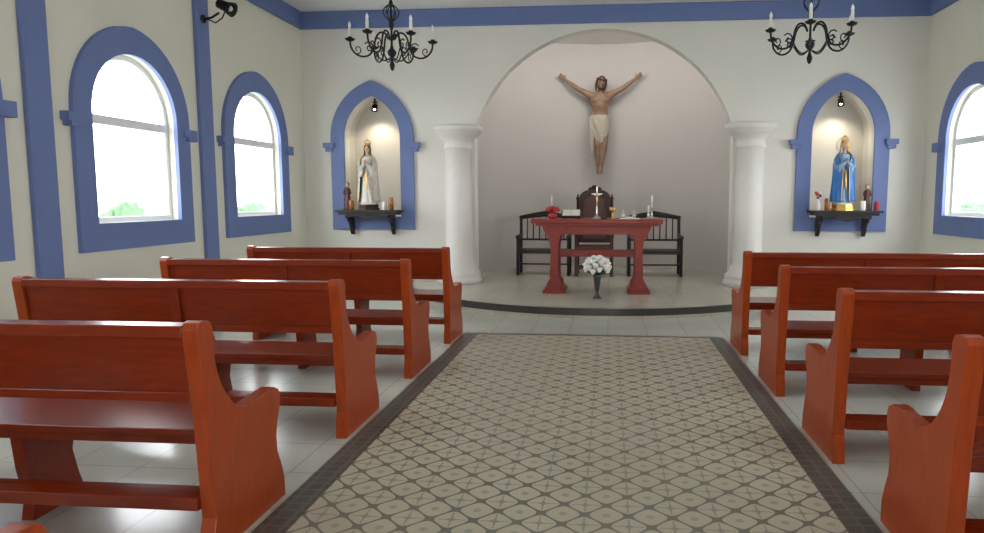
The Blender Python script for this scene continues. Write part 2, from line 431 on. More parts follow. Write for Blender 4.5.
# ------------------------------------------------------------------ pews
def pew(x0, x1):
    b = B(); T = 0.065
    prof = [(0.045, 0), (0.05, 0.10), (0.07, 0.16), (0.06, 0.35), (0.045, 0.60), (0.0, 0.97), (0.015, 0.995), (0.05, 1.0), (0.09, 0.99), (0.105, 0.96)]
    for t in range(1, 9):
        q = t/8; prof.append((0.105+0.155*q**2.2, 0.96-0.38*q**0.75))
    prof += [(0.33, 0.560), (0.42, 0.565), (0.52, 0.575), (0.58, 0.575), (0.62, 0.555), (0.635, 0.52), (0.63, 0.47), (0.60, 0.40), (0.585, 0.33), (0.59, 0.25), (0.62, 0.18), (0.645, 0.10), (0.65, 0)]
    for w0, w1 in ((x0, x0+T), (x1-T, x1)):
        b.prism([prof], 'YZ', w0, w1, M_WOODE)
    def board(y0, y1, z0, z1, m=M_WOOD, lean=0.0, a=x0+T, c=x1-T):
        vs = [(a,y0,z0),(c,y0,z0),(c,y1,z0),(a,y1,z0),(a,y0-lean,z1),(c,y0-lean,z1),(c,y1-lean,z1),(a,y1-lean,z1)]
        b.add(vs, [(0,3,2,1),(4,5,6,7),(0,1,5,4),(1,2,6,5),(2,3,7,6),(3,0,4,7)], m)
    board(0.055, 0.085, 0.675, 0.955, lean=0.035)      # back panel
    board(0.000, 0.085, 0.935, 0.985)                  # top cap
    board(0.035, 0.095, 0.665, 0.705)                  # lower rail of backrest
    xm = (x0+x1)/2
    board(0.03, 0.06, 0.705, 0.935, lean=0.02, a=xm-0.03, c=xm+0.03)
    board(0.215, 0.60, 0.450, 0.485)                   # seat
    board(0.56, 0.60, 0.39, 0.45)                      # seat apron
    board(0.235, 0.265, 0.41, 0.45)
    board(0.045, 0.17, 0.20, 0.255)                    # lower stretcher / foot rail
    mp = [(0.28, 0), (0.30, 0.10), (0.27, 0.25), (0.25, 0.45), (0.56, 0.45), (0.55, 0.34), (0.53, 0.25), (0.56, 0.12), (0.60, 0)]
    b.prism([mp], 'YZ', xm-0.03, xm+0.03, M_WOOD)
    for v in b.v: v.z *= 0.975
    return b.obj("church_pew", bevel=0.007, seg=2, angle=35)
PLX0, PLX1 = -3.64, -1.575
PRX0, PRX1 = 1.235, 3.42
for x0, x1, ys in ((PLX0, PLX1, (1.08, 2.45, 3.83, 5.21, 6.55)), (PRX0, PRX1, (1.15, 2.42, 3.68, 4.96, 6.28))):
    base = None
    for y in ys:
        if base is None: base = pew(x0, x1); base.location = (0, y, 0)
        else:
            o = bpy.data.objects.new("church_pew", base.data); scene.collection.objects.link(o); o.location = (0, y, 0)
            md = o.modifiers.new("edge_bevel", 'BEVEL'); md.width = 0.007; md.segments = 2; md.limit_method = 'ANGLE'; md.angle_limit = radians(35)

# ------------------------------------------------------------------ chandeliers
def chandelier(x, y, z):
    b = B()
    b.lathe([(0.004, -0.25), (0.016, -0.235), (0.024, -0.20), (0.012, -0.165), (0.012, -0.14), (0.035, -0.11), (0.04, -0.085), (0.018, -0.06),
             (0.010, -0.03), (0.010, 0.10), (0.022, 0.13), (0.024, 0.15), (0.010, 0.18), (0.009, 0.30), (0.018, 0.33), (0.008, 0.36)], (0,0,0), M_IRON, seg=16)
    zt = ZC-z
    nl = int((zt-0.42)/0.055)
    for i in range(nl+1):
        zc = 0.38+0.055*i
        ax = i % 2
        pts = [((0.016*cos(t) if ax else 0), (0 if ax else 0.016*cos(t)), zc+0.032*sin(t)) for t in [2*pi*j/10 for j in range(11)]]
        b.tube(pts, 0.004, M_IRON, seg=6, ref=(0, 1, 0) if ax else (1, 0, 0))
    b.lathe([(0.008, zt-0.07), (0.02, zt-0.06), (0.055, zt-0.03), (0.065, zt-0.002)], (0,0,0), M_IRON, seg=20)
    K = 0.9
    for kk in range(6):
        R = Matrix.Rotation(kk*pi/3+0.25, 4, 'Z')
        P = []
        ctrl = [(0.03, 0.02), (0.06, 0.07), (0.11, 0.075), (0.15, 0.03), (0.17, -0.05), (0.21, -0.115), (0.28, -0.135), (0.345, -0.11), (0.385, -0.06), (0.395, 0.0)]
        for i in range(len(ctrl)-1):
            p0 = ctrl[max(i-1,0)]; p1 = ctrl[i]; p2 = ctrl[i+1]; p3 = ctrl[min(i+2, len(ctrl)-1)]
            for t in (0, 0.33, 0.66):
                P.append(tuple(0.5*(2*p1[q]+(p2[q]-p0[q])*t+(2*p0[q]-5*p1[q]+4*p2[q]-p3[q])*t*t+(-p0[q]+3*p1[q]-3*p2[q]+p3[q])*t**3) for q in (0,1)))
        P.append(ctrl[-1])
        b.tube([(p[0]*K, 0, p[1]) for p in P], 0.0085, M_IRON, seg=7, ref=(0,1,0), mtx=R)
        sc = [(K*(0.215+0.052*(1-t/14)*cos(0.6+t*0.62)), 0, -0.055+0.052*(1-t/14)*sin(0.6+t*0.62)) for t in range(13)]
        b.tube(sc, 0.006, M_IRON, seg=6, ref=(0,1,0), mtx=R)
        sc = [(K*(0.325+0.04*(1-t/14)*cos(-1.2-t*0.6)), 0, -0.075+0.04*(1-t/14)*sin(-1.2-t*0.6)) for t in range(12)]
        b.tube(sc, 0.005, M_IRON, seg=6, ref=(0,1,0), mtx=R)
        sc = [(0.02+0.13*t/10, 0, -0.14-0.05*sin(pi*t/10)+0.06*t/10) for t in range(11)]
        b.tube(sc, 0.006, M_IRON, seg=6, ref=(0,1,0), mtx=R)
        sc = [(0.012+0.07*sin(pi*t/9)*(0.6+0.4*t/9), 0, 0.17+0.15*t/9) for t in range(10)]
        b.tube(sc, 0.005, M_IRON, seg=6, ref=(0,1,0), mtx=R)
        b.lathe([(0.01, -0.01), (0.035, 0.0), (0.045, 0.014), (0.040, 0.014), (0.018, 0.008), (0.018, 0.03), (0.014, 0.03)], (0.395*K, 0, 0), M_IRON, seg=14, mtx=R)
        b.lathe([(0.0135, 0.02), (0.0135, 0.10), (0.010, 0.105)], (0.395*K, 0, 0), M_CANDLE, seg=12, mtx=R)
        b.lathe([(0.008, 0.102), (0.012, 0.115), (0.014, 0.13), (0.009, 0.145), (0.002, 0.16)], (0.395*K, 0, 0), M_BULB, seg=12, mtx=R)
    b.obj("chandelier", loc=(x, y, z))
chandelier(-1.915, 6.0, 2.82)
chandelier(1.66, 6.0, 2.82)

# wall spotlight on the left pilaster
b = B()
b.lathe([(0.05, 0), (0.05, 0.02), (0.03, 0.03)], (0, 0, 0), M_IRON, seg=16, mtx=Matrix.Rotation(radians(90), 4, 'Y'))
b.tube([(0.02, 0, 0), (0.12, -0.01, 0.01), (0.22, -0.02, 0.06)], 0.014, M_IRON, seg=8, ref=(0,0,1))
b.tube([(0.06, 0, -0.005), (0.16, 0, -0.05), (0.26, -0.02, 0.0), (0.30, -0.03, 0.07)], 0.008, M_IRON, seg=8, ref=(0,0,1))
hm = Matrix.Translation((0.33, -0.02, 0.12)) @ Matrix.Rotation(radians(115), 4, 'Y')
b.lathe([(0.03, -0.14), (0.055, -0.12), (0.06, -0.02), (0.085, 0.06), (0.088, 0.075), (0.075, 0.07), (0.05, 0.02), (0.01, 0.015)], (0,0,0), M_IRON, seg=22, mtx=hm)
b.ball((0, 0, 0.03), 0.035, M_BULB, mtx=hm)
b.obj("wall_spotlight", loc=(XL+0.051, WL[0]-1.235, 3.60))

# ------------------------------------------------------------------ crucified Christ sculpture
def christ():
    body = B(); S = M_CORPUS
    body.tube([(0.00,0,0.90),(0.0,0,0.97),(0.005,-0.005,1.06),(0.005,-0.01,1.15),(0,-0.02,1.27),(0,-0.02,1.37),(0,-0.005,1.45),(0,0.005,1.50),(0,0.0,1.54)],
              [(0.15,0.10),(0.165,0.11),(0.150,0.095),(0.138,0.088),(0.175,0.115),(0.195,0.12),(0.18,0.10),(0.10,0.075),(0.055,0.06)], S, seg=20, rnd=True)
    body.ball((-0.08,-0.112,1.36),(0.08,0.03,0.05), S); body.ball((0.08,-0.112,1.36),(0.08,0.03,0.05), S)
    for sg in (-1, 1):
        for r_ in range(3):
            body.tube([(sg*0.02,-0.123+0.01*r_,1.27-0.035*r_),(sg*0.09,-0.108+0.01*r_,1.245-0.04*r_),(sg*0.145,-0.06,1.25-0.04*r_)],0.011,S,seg=8,rnd=True)
    body.tube([(0,0.0,1.48),(0.005,-0.02,1.56),(0.012,-0.045,1.62)],[(0.060,0.060),(0.052,0.055),(0.05,0.055)],S,seg=14,ref=(1,0,0))
    HM = Matrix.Translation((0.02,-0.075,1.685)) @ Matrix.Rotation(radians(12),4,'Y') @ Matrix.Rotation(radians(14),4,'X')
    body.ball((0,0,0.0),(0.075,0.094,0.108),S,mtx=HM,seg=20,rg=14)
    body.ball((0,-0.04,-0.075),(0.045,0.045,0.045),S,mtx=HM)
    body.tube([(0,-0.088,0.02),(0,-0.107,-0.012),(0,-0.108,-0.025)],[0.009,0.013,0.014],S,seg=8,rnd=True,mtx=HM)
    body.tube([(-0.05,-0.078,0.028),(0,-0.094,0.032),(0.05,-0.078,0.028)],0.010,S,seg=8,rnd=True,mtx=HM,ref=(0,0,1))
    for sg in (-1,1):
        body.ball((sg*0.035,-0.078,-0.018),(0.02,0.016,0.018),S,mtx=HM)
        body.ball((sg*0.076,0.005,-0.005),(0.010,0.018,0.028),S,mtx=HM)
    body.tube([(-0.022,-0.088,-0.055),(0,-0.096,-0.053),(0.022,-0.088,-0.055)],0.007,S,seg=8,rnd=True,mtx=HM,ref=(0,0,1))
    for sg in (-1, 1):
        sh=Vector((sg*0.175,0.0,1.455)); el=Vector((sg*0.430,-0.015,1.585)); wr=Vector((sg*0.655,0.0,1.755))
        body.tube([Vector((sg*0.09,0,1.43)),sh,sh.lerp(el,0.35),sh.lerp(el,0.8),el,el.lerp(wr,0.25),el.lerp(wr,0.7),wr],
                  [0.075,0.074,0.061,0.050,0.045,0.049,0.036,0.027],S,seg=14,rnd=True,ref=(0,1,0))
        d=(wr-el).normalized(); up=Vector((-d.z*sg,0,d.x*sg)); 
        body.tube([wr,wr+d*0.03,wr+d*0.09],[(0.024,0.020),(0.036,0.016),(0.042,0.014)],S,seg=12,rnd=True,ref=up)
        for i,(o_,l_) in enumerate(((0.032,0.068),(0.011,0.078),(-0.011,0.072),(-0.032,0.056))):
            st=wr+d*0.088+up*o_
            dd=(d+up*(o_*3.0)).normalized()
            body.tube([st,st+dd*l_*0.45+Vector((0,-0.006,0)),st+dd*l_*0.78+Vector((0,-0.022,0)),st+dd*l_*0.93+Vector((0,-0.038,0))],[0.0098,0.0092,0.0085,0.0075],S,seg=8,rnd=True,ref=up)
        st=wr+d*0.03+up*0.03
        body.tube([st,st+(up*0.8+d*0.8).normalized()*0.035,st+(up*0.6+d*0.9).normalized()*0.062+Vector((0,-0.01,0))],[0.012,0.010,0.008],S,seg=8,rnd=True,ref=(0,1,0))
    for sg in (-1,1):
        hip=Vector((sg*0.09,0,0.93)); kn=Vector((sg*0.062+0.02,-0.085,0.52)); an=Vector((sg*0.022,-0.02-(0.045 if sg>0 else 0.0),0.13))
        body.tube([hip,hip.lerp(kn,0.3),hip.lerp(kn,0.8),kn,kn.lerp(an,0.25)+Vector((0,0.012,0)),kn.lerp(an,0.6),an],
                  [0.098,0.09,0.068,0.066,0.070,0.056,0.042],S,seg=14,rnd=True)
        f0=an; f1=an+Vector((-sg*0.008,-0.035,-0.06)); f2=an+Vector((-sg*0.012,-0.06,-0.125))
        body.tube([f0+Vector((0,0.02,-0.01)),f1,f2],[(0.040,0.038),(0.046,0.030),(0.046,0.016)],S,seg=12,rnd=True)
        for i in range(5):
            st=f2+Vector(((i-2)*0.0165,0,0.0)); body.tube([st,st+Vector((0,-0.008,-0.028+0.003*abs(i-1)))],0.008,S,seg=7,rnd=True)
    me = fuse(body, 0.0075, 2)
    b = B(); b.addmesh(me, S)
    hb = B()
    hb.ball((0,0.022,0.022),(0.085,0.090,0.102),M_HAIR,mtx=HM,seg=18,rg=12)
    for sg in (-1,1):
        for q in range(4):
            x=sg*(0.068+0.006*q); y=-0.025+0.03*q
            hb.tube([(x,y,0.04),(x*1.12,y-0.008,-0.04),(x*1.05,y-0.015,-0.12),(x*1.0,y-0.02,-0.175+0.01*q)],[0.018,0.020,0.017,0.007],M_HAIR,seg=8,rnd=True,mtx=HM)
    hb.ball((0,-0.072,-0.100),(0.036,0.030,0.040),M_HAIR,mtx=HM)
    for sg in (-1,1): hb.tube([(sg*0.068,-0.02,-0.04),(sg*0.054,-0.055,-0.075),(sg*0.02,-0.08,-0.10)],0.013,M_HAIR,seg=8,rnd=True,mtx=HM)
    b.addmesh(fuse(hb,0.007,2), M_HAIR)
    for w in range(3):
        pts=[(0.092*cos(t)*(1+0.02*w),0.012+0.102*sin(t),0.055+0.012*sin(3*t+2*w)) for t in [2*pi*j/28 for j in range(29)]]
        b.tube(pts,0.006,M_DARK,seg=6,ref=(0,0,1),mtx=HM)
    for j in range(18):
        t=2*pi*j/18
        b.tube([(0.092*cos(t),0.012+0.102*sin(t),0.055),(0.112*cos(t),0.012+0.122*sin(t),0.068+0.01*(j%3))],[0.005,0.001],M_DARK,seg=5,ref=(0,0,1),mtx=HM)
    lc = B()
    def fold(a,z): return 0.05*sin(9*a+z*22)+0.035*sin(5*a-z*14)
    lc.lathe([(0.165,0.50),(0.180,0.47),(0.188,0.38),(0.178,0.24),(0.160,0.12),(0.140,0.02),(0.125,-0.02),(0.11,-0.02),(0.12,0.50)],(0.005,-0.025,0.58),M_LOIN,seg=48,sq=0.80,fold=fold)
    for q in range(5):
        x=-0.145-0.010*q
        lc.tube([(x+0.02,-0.05-0.012*q,1.05),(x-0.01,-0.07-0.01*q,0.93),(x+0.025,-0.075-0.012*q,0.74),(x+0.03,-0.07-0.01*q,0.46-0.04*q)],[0.018,0.024,0.028,0.016],M_LOIN,seg=8,rnd=True)
    lc.ball((-0.145,-0.08,1.04),(0.05,0.045,0.045),M_LOIN)
    lc.tube([(-0.14,-0.09,1.04),(0,-0.135,0.995),(0.13,-0.085,1.05)],[0.022,0.028,0.020],M_LOIN,seg=10,rnd=True,ref=(0,0,1))
    b.addmesh(fuse(lc,0.009,1), M_LOIN)
    for sg in (-1,1):
        b.tube([(sg*0.70,-0.03,1.79),(sg*0.70,0.14,1.79)],0.007,M_IRON,seg=8)
    b.tube([(0,0.05,1.2),(0,0.262,1.2)],0.02,M_IRON,seg=8)
    b.tube([(0,-0.16,0.06),(0,0.262,0.06)],0.008,M_IRON,seg=8)
    return b.obj("crucified_christ_sculpture", loc=(CX-0.065, YF+0.22+AD-0.27, 1.94))
christ()

# ------------------------------------------------------------------ robed statues
def statue(name, loc, robe, mantle, crown, hair=False, gapw=1.0):
    b = B()
    b.lathe([(0.17,0),(0.17,0.03),(0.15,0.04),(0.15,0.06),(0.16,0.07),(0.16,0.085)],(0,0,0),M_DARK if robe is M_SILV else M_GOLD,seg=8,smooth=False)
    b.lathe([(0.14,0.085),(0.135,0.105),(0.10,0.12)],(0,0,0),M_ROBEW,seg=20)
    z0=0.10
    r = B()
    def fold(a,z):
        k=max(0,1-z/0.75); return k*(0.07*sin(11*a+2*sin(z*6))+0.035*sin(6*a+1))
    r.lathe([(0.135,0.0),(0.138,0.02),(0.125,0.10),(0.112,0.22),(0.103,0.34),(0.098,0.42),(0.085,0.50),(0.090,0.56),(0.105,0.63),(0.108,0.68),(0.092,0.725),(0.05,0.75),(0.035,0.76)],(0,0,z0),robe,seg=56,sq=0.72,fold=fold)
    for sg in (-1,1):
        r.tube([(sg*0.085,0.0,z0+0.70),(sg*0.125,-0.01,z0+0.60),(sg*0.118,-0.045,z0+0.53),(sg*0.07,-0.085,z0+0.565),(sg*0.03,-0.105,z0+0.60)],
               [0.034,0.036,0.040,0.038,0.030],robe,seg=12,rnd=True,ref=(0,1,0))
        r.tube([(sg*0.075,-0.08,z0+0.56),(sg*0.08,-0.08,z0+0.49),(sg*0.085,-0.075,z0+0.42)],[(0.035,0.03),(0.035,0.02),(0.012,0.012)],robe,seg=10,rnd=True)
    b.addmesh(fuse(r,0.0055,1), robe)
    h = B()
    h.tube([(0,0,z0+0.74),(0,-0.005,z0+0.80)],[0.028,0.026],M_SKIN,seg=12)
    HC=Matrix.Translation((0,-0.012,z0+0.855)) @ Matrix.Rotation(radians(8),4,'X')
    h.ball((0,0,0),(0.043,0.050,0.060),M_SKIN,seg=18,rg=14,mtx=HC); h.ball((0,-0.02,-0.040),(0.026,0.026,0.024),M_SKIN,mtx=HC)
    h.tube([(0,-0.048,0.008),(0,-0.057,-0.010)],[0.004,0.007],M_SKIN,seg=7,rnd=True,mtx=HC)
    for sg in (-1,1): h.ball((sg*0.022,-0.040,-0.014),(0.013,0.010,0.012),M_SKIN,mtx=HC)
    for sg in (-1,1):
        P=Vector((sg*0.011,-0.118,z0+0.625)); d=Vector((-sg*0.05,-0.25,0.95)).normalized(); s2=Vector((0,0.95,0.25)).normalized()
        h.tube([Vector((sg*0.028,-0.10,z0+0.592)),P,P+d*0.022],[(0.012,0.010),(0.016,0.008),(0.017,0.007)],M_SKIN,seg=10,rnd=True,ref=s2)
        for i,l_ in enumerate((0.030,0.036,0.034,0.026)):
            st=P+d*0.022+s2*((i-1.5)*0.0085)
            h.tube([st,st+d*l_*0.6,st+d*l_+Vector((-sg*0.001,0,0))],[0.0046,0.0043,0.0035],M_SKIN,seg=7,rnd=True,ref=s2)
        st=P+s2*0.014; h.tube([st,st+d*0.018+s2*0.008,st+d*0.032+s2*0.004],[0.006,0.005,0.004],M_SKIN,seg=7,rnd=True,ref=s2)
    b.addmesh(fuse(h,0.0030,1), M_SKIN)
    for sg in (-1,1):
        b.ball((sg*0.0165,-0.0475,0.004),(0.006,0.004,0.003),M_EYE,seg=8,rg=6,mtx=HC)
    b.ball((0,-0.050,-0.026),(0.009,0.004,0.0035),M_LIP,seg=8,rg=6,mtx=HC)
    for sg in (-1,1):
        b.tube([(0,-0.028,z0+0.918),(sg*0.034,-0.034,z0+0.895),(sg*0.047,-0.02,z0+0.85),(sg*0.045,-0.012,z0+0.79),(sg*0.06,-0.02,z0+0.73)],[0.010,0.012,0.012,0.012,0.006],M_HAIR if not hair else M_GOLD,seg=8,rnd=True,ref=(0,1,0))
    prof=[(0.004,0.938),(0.030,0.930),(0.052,0.900),(0.058,0.86),(0.055,0.80),(0.072,0.765),(0.110,0.725),(0.140,0.66),(0.152,0.58),(0.152,0.48),(0.158,0.36),(0.166,0.24),(0.172,0.12),(0.178,0.03)]
    def mf(u,v):
        q=u*(len(prof)-1); i=min(int(q),len(prof)-2); t=q-i
        R=prof[i][0]*(1-t)+prof[i+1][0]*t; z=prof[i][1]*(1-t)+prof[i+1][1]*t
        g=62 if z>0.78 else 62-22*(0.78-z)/0.2 if z>0.58 else 40+10*(0.58-z)/0.58
        if z<0.80: g*=1-(1-gapw)*min(1,(0.80-z)/0.28)
        gap=radians(g)
        a=-pi/2+gap+(2*pi-2*gap)*v
        k=max(0,(0.80-z)/0.8); R*=1+k*(0.06*sin(13*a)+0.03*sin(7*a+z*8))
        return (R*cos(a),R*sin(a)*0.78+0.004+(0.004 if z>0.78 else 0),z0+z)
    b.sheet(mf,52,72,0.006,mantle)
    for v in (0.0,1.0):
        b.tube([mf(u/40,v) for u in range(6,41)],0.0045,M_GOLD,seg=6,ref=(0,1,0))
    b.tube([mf(1.0,v/60) for v in range(61)],0.0045,M_GOLD,seg=6,ref=(0,0,1))
    b.tube([(-0.03,-0.072,z0+0.50),(0.0,-0.082,z0+0.49),(0.03,-0.072,z0+0.50)],0.008,M_GOLD,seg=8,rnd=True,ref=(0,0,1))
    b.tube([(0.0,-0.085,z0+0.49),(0.005,-0.095,z0+0.36),(0.01,-0.105,z0+0.22)],[(0.012,0.005)]*3,M_GOLD,seg=8,rnd=True)
    zc=z0+0.915
    b.lathe([(0.046,0),(0.050,0.006),(0.048,0.03),(0.044,0.03),(0.044,0)],(0,0.002,zc),M_GOLD,seg=20)
    for j in range(8):
        t=2*pi*j/8
        b.tube([(0.047*cos(t),0.002+0.047*sin(t),zc+0.028),(0.055*cos(t),0.002+0.055*sin(t),zc+0.052),(0.028*cos(t),0.002+0.028*sin(t),zc+0.074),(0,0.002,zc+0.080)],[0.005,0.0045,0.004,0.004],M_GOLD,seg=6,rnd=True)
    b.ball((0,0.002,zc+0.092),0.011,M_GOLD,seg=8,rg=6)
    if crown:
        pts=[(0.10*cos(t),0.055,z0+0.87+0.10*sin(t)) for t in [2*pi*j/32 for j in range(33)]]
        b.tube(pts,0.004,M_GOLD,seg=6,ref=(0,1,0))
        for j in range(16):
            t=2*pi*j/16
            b.tube([(0.10*cos(t),0.055,z0+0.87+0.10*sin(t)),(0.122*cos(t),0.055,z0+0.87+0.122*sin(t))],[0.004,0.001],M_GOLD,seg=5,ref=(0,1,0))
        b.tube([(0,0.05,z0+0.80),(0,0.055,z0+0.77)],0.004,M_GOLD,seg=5)
    return b.obj(name, loc=loc)
SHZ = 1.27
def shelf(x):
    b = B()
    b.box(-0.50,0.50,-0.36,0.0,-0.035,0,M_BLACKW)
    b.box(-0.46,0.46,-0.32,0.0,-0.075,-0.035,M_BLACKW)
    for sx in (-0.34,0.34):
        pr=[(0,-0.075),(-0.26,-0.075),(-0.27,-0.10),(-0.24,-0.135),(-0.19,-0.14),(-0.17,-0.18),(-0.12,-0.21),(-0.09,-0.26),(-0.08,-0.32),(-0.05,-0.37),(-0.02,-0.40),(0,-0.40)]
        b.prism([pr],'YZ',sx-0.028,sx+0.028,M_BLACKW)
    pr=[(-0.34,-0.075),(0.34,-0.075),(0.34,-0.12),(0.2,-0.10),(0.08,-0.14),(0,-0.16),(-0.08,-0.14),(-0.2,-0.10),(-0.34,-0.12)]
    b.prism([pr],'XZ',-0.30,-0.28,M_BLACKW)
    return b.obj("bracket_shelf", loc=(x, YF-0.047, SHZ), bevel=0.004)
shelf(NCL); shelf(NCR)
SZ = SHZ+0.001
statue("virgin_mary_statue", (NCL, YF-0.235, SZ), M_SILV, M_SILV, False)
statue("virgin_mary_statue", (NCR-0.04, YF-0.235, SZ), M_ROBEP, M_BLUEM, True, hair=True, gapw=0.40)

def candle_jar(x, m, h=0.2, r=0.04, y=YF-0.27):
    b = B()
    b.lathe([(r*0.8,0),(r,0.01),(r,h*0.8),(r*0.85,h*0.85),(r*0.85,h*0.9),(r*0.75,h*0.9),(r*0.75,h*0.6),(0.003,h*0.6)],(0,0,0),m,seg=20)
    b.lathe([(r*0.72,h*0.55),(r*0.72,h*0.72),(0.004,h*0.72),(0.003,h*0.8)],(0,0,0),M_CANDLE,seg=16)
    return b.obj("candle_jar", loc=(x,y,SZ))
def figurine(x, m, y=YF-0.18, k=1.35):
    b = B()
    b.lathe([(0.05,0),(0.05,0.02),(0.04,0.025),(0.044,0.05),(0.036,0.14),(0.03,0.20),(0.036,0.235),(0.022,0.26),(0.013,0.265)],(0,0,0),m,seg=24,sq=0.8,fold=lambda a,z:0.06*sin(8*a)*(z<0.2))
    b.ball((0,-0.002,0.29),(0.022,0.024,0.030),M_SKIN); b.ball((0,0.006,0.296),(0.026,0.024,0.030),M_HAIR)
    for sg in (-1,1): b.tube([(sg*0.03,0,0.235),(sg*0.042,-0.01,0.19),(sg*0.012,-0.035,0.185)],[0.011,0.012,0.009],m,seg=8,rnd=True)
    for v in b.v: v *= k
    b.obj("saint_figurine", loc=(x,y,SZ))
def bud_vase(x, y=YF-0.24):
    b = B()
    b.lathe([(0.03,0),(0.035,0.01),(0.045,0.05),(0.03,0.11),(0.018,0.15),(0.024,0.17),(0.018,0.17),(0.012,0.15)],(0,0,0),M_WHITE,seg=20)
    for i in range(6):
        a=i*1.05; p=Vector((0.035*cos(a),0.03*sin(a),0.22+0.02*(i%3)))
        b.tube([(0,0,0.15),p],0.003,M_LEAF,seg=5); b.ball(p,0.02,M_PETAL if i%2 else M_RED,wob=0.5)
    b.obj("bud_vase", loc=(x,y,SZ))
figurine(NCL-0.37, M_LEATHER); candle_jar(NCL-0.25, M_AMBER, 0.17, y=YF-0.33); candle_jar(NCL+0.26, M_WHITE, 0.14, 0.035); candle_jar(NCL+0.37, M_AMBER, 0.22)
figurine(NCR+0.33, M_LEATHER, k=1.2); candle_jar(NCR-0.27, M_AMBER, 0.20); bud_vase(NCR-0.40); candle_jar(NCR+0.22, M_WHITE, 0.16, y=YF-0.34); candle_jar(NCR+0.44, M_RED, 0.15, 0.033)

# niche spot fixtures
M_WB = mat("warm_bulb",(1.0,0.8,0.5),0.4,emit=12)
for c in (NCL, NCR):
    b = B()
    b.lathe([(0.04,0),(0.04,-0.015),(0.012,-0.02),(0.012,-0.05)][::-1],(0,0,0),M_IRON,seg=16)
    mt=Matrix.Translation((0,-0.01,-0.085)) @ Matrix.Rotation(radians(-25),4,'X')
    b.lathe([(0.02,0.05),(0.042,0.045),(0.045,-0.03),(0.052,-0.055),(0.046,-0.055),(0.036,-0.02),(0.004,-0.015)],(0,0,0),M_IRON,seg=18,mtx=mt)
    b.ball((0,0,-0.03),0.022,M_WB,mtx=mt)
    b.box(-0.012,0.012,-0.012,0.012,-0.02,0.06,M_IRON)
    o = b.obj("niche_spotlight", loc=(c, YF+0.16, NZS+NR-0.075))
    L = bpy.data.lights.new("niche_lamp_light",'SPOT'); L.energy=16; L.color=(1,0.87,0.68); L.spot_size=radians(120); L.spot_blend=0.8; L.shadow_soft_size=0.03
    lo_=bpy.data.objects.new("niche_lamp_light",L); scene.collection.objects.link(lo_)
    lo_.parent=o; lo_.location=(0,-0.035,-0.16); lo_.rotation_euler=(radians(12),0,0)

# ------------------------------------------------------------------ altar table
AY = 9.75
b = B()
b.box(-0.91,0.91,-0.36,0.36,0.985,1.045,M_ALTAR)
b.box(-0.85,0.85,-0.32,0.32,0.95,0.985,M_ALTAR)
b.box(-0.66,0.66,-0.25,-0.215,0.83,0.95,M_ALTAR); b.box(-0.66,0.66,0.215,0.25,0.83,0.95,M_ALTAR)
for sg in (-1,1):
    for yy in (-0.20,0.20):
        pr=[(sg*0.49,0.08),(sg*0.70,0.08),(sg*0.695,0.14),(sg*0.655,0.20),(sg*0.64,0.60),(sg*0.655,0.72),(sg*0.70,0.82),(sg*0.75,0.90),(sg*0.76,0.95),
            (sg*0.42,0.95),(sg*0.44,0.88),(sg*0.50,0.80),(sg*0.53,0.70),(sg*0.54,0.60),(sg*0.53,0.20),(sg*0.49,0.14)]
        b.prism([pr],'XZ',yy-0.055,yy+0.055,M_ALTAR)
    b.box(min(sg*0.44,sg*0.75),max(sg*0.44,sg*0.75),-0.31,0.31,0.0,0.045,M_ALTAR)
    b.box(min(sg*0.47,sg*0.72),max(sg*0.47,sg*0.72),-0.28,0.28,0.045,0.085,M_ALTAR)
    b.box(min(sg*0.555,sg*0.62),max(sg*0.555,sg*0.62),-0.2,0.2,0.3,0.8,M_ALTAR)
b.box(-0.58,0.58,-0.045,0.045,0.50,0.60,M_ALTAR)
TX = CX-0.05
b.obj("altar_table", loc=(TX,AY,PH), bevel=0.006)
TZ = PH+1.046
b = B()
b.lathe([(0.065,0),(0.065,0.012),(0.04,0.025),(0.018,0.045),(0.012,0.07)],(0,0,0),M_SILVER,seg=20)
b.box(-0.009,0.009,-0.008,0.008,0.06,0.46,M_SILVER); b.box(-0.075,0.075,-0.008,0.008,0.337,0.355,M_SILVER)
b.tube([(0,-0.014,0.17),(0,-0.020,0.24),(0,-0.014,0.30),(0,-0.014,0.33)],[0.006,0.011,0.014,0.008],M_BRASS,seg=8,rnd=True); b.ball((0,-0.018,0.352),0.012,M_BRASS)
for sg in (-1,1): b.tube([(0,-0.014,0.32),(sg*0.04,-0.014,0.335),(sg*0.070,-0.012,0.35)],[0.008,0.005,0.004],M_BRASS,seg=8,rnd=True)
b.obj("altar_crucifix", loc=(TX-0.0,AY-0.1,TZ))
def candlestick(x,y,h,c):
    b = B()
    b.lathe([(0.05,0),(0.05,0.01),(0.03,0.02),(0.012,0.04),(0.02,0.06),(0.01,0.08),(0.010,h*0.7),(0.022,h*0.74),(0.035,h*0.78),(0.03,h*0.79),(0.014,h*0.79)],(0,0,0),M_SILVER,seg=18)
    b.lathe([(0.013,h*0.785),(0.013,h+c),(0.003,h+c+0.004),(0.002,h+c+0.02)],(0,0,0),M_CANDLE,seg=12)
    b.obj("candlestick", loc=(x,y,TZ))
candlestick(TX-0.66,AY+0.16,0.20,0.12); candlestick(TX+0.78,AY+0.1,0.20,0.12); candlestick(TX+0.72,AY-0.12,0.12,0.06)
b = B()
rm=Matrix.Rotation(radians(28),4,'X')
b.box(-0.14,0.14,-0.10,0.10,-0.008,0.0,M_DARK,mtx=Matrix.Translation((0,0,0.06)) @ rm)
b.box(-0.14,0.14,-0.10,-0.085,0.0,0.03,M_DARK,mtx=Matrix.Translation((0,0,0.06)) @ rm)
b.box(-0.12,-0.003,-0.085,0.09,0.0,0.03,M_CANDLE,mtx=Matrix.Translation((0,0,0.06)) @ rm)
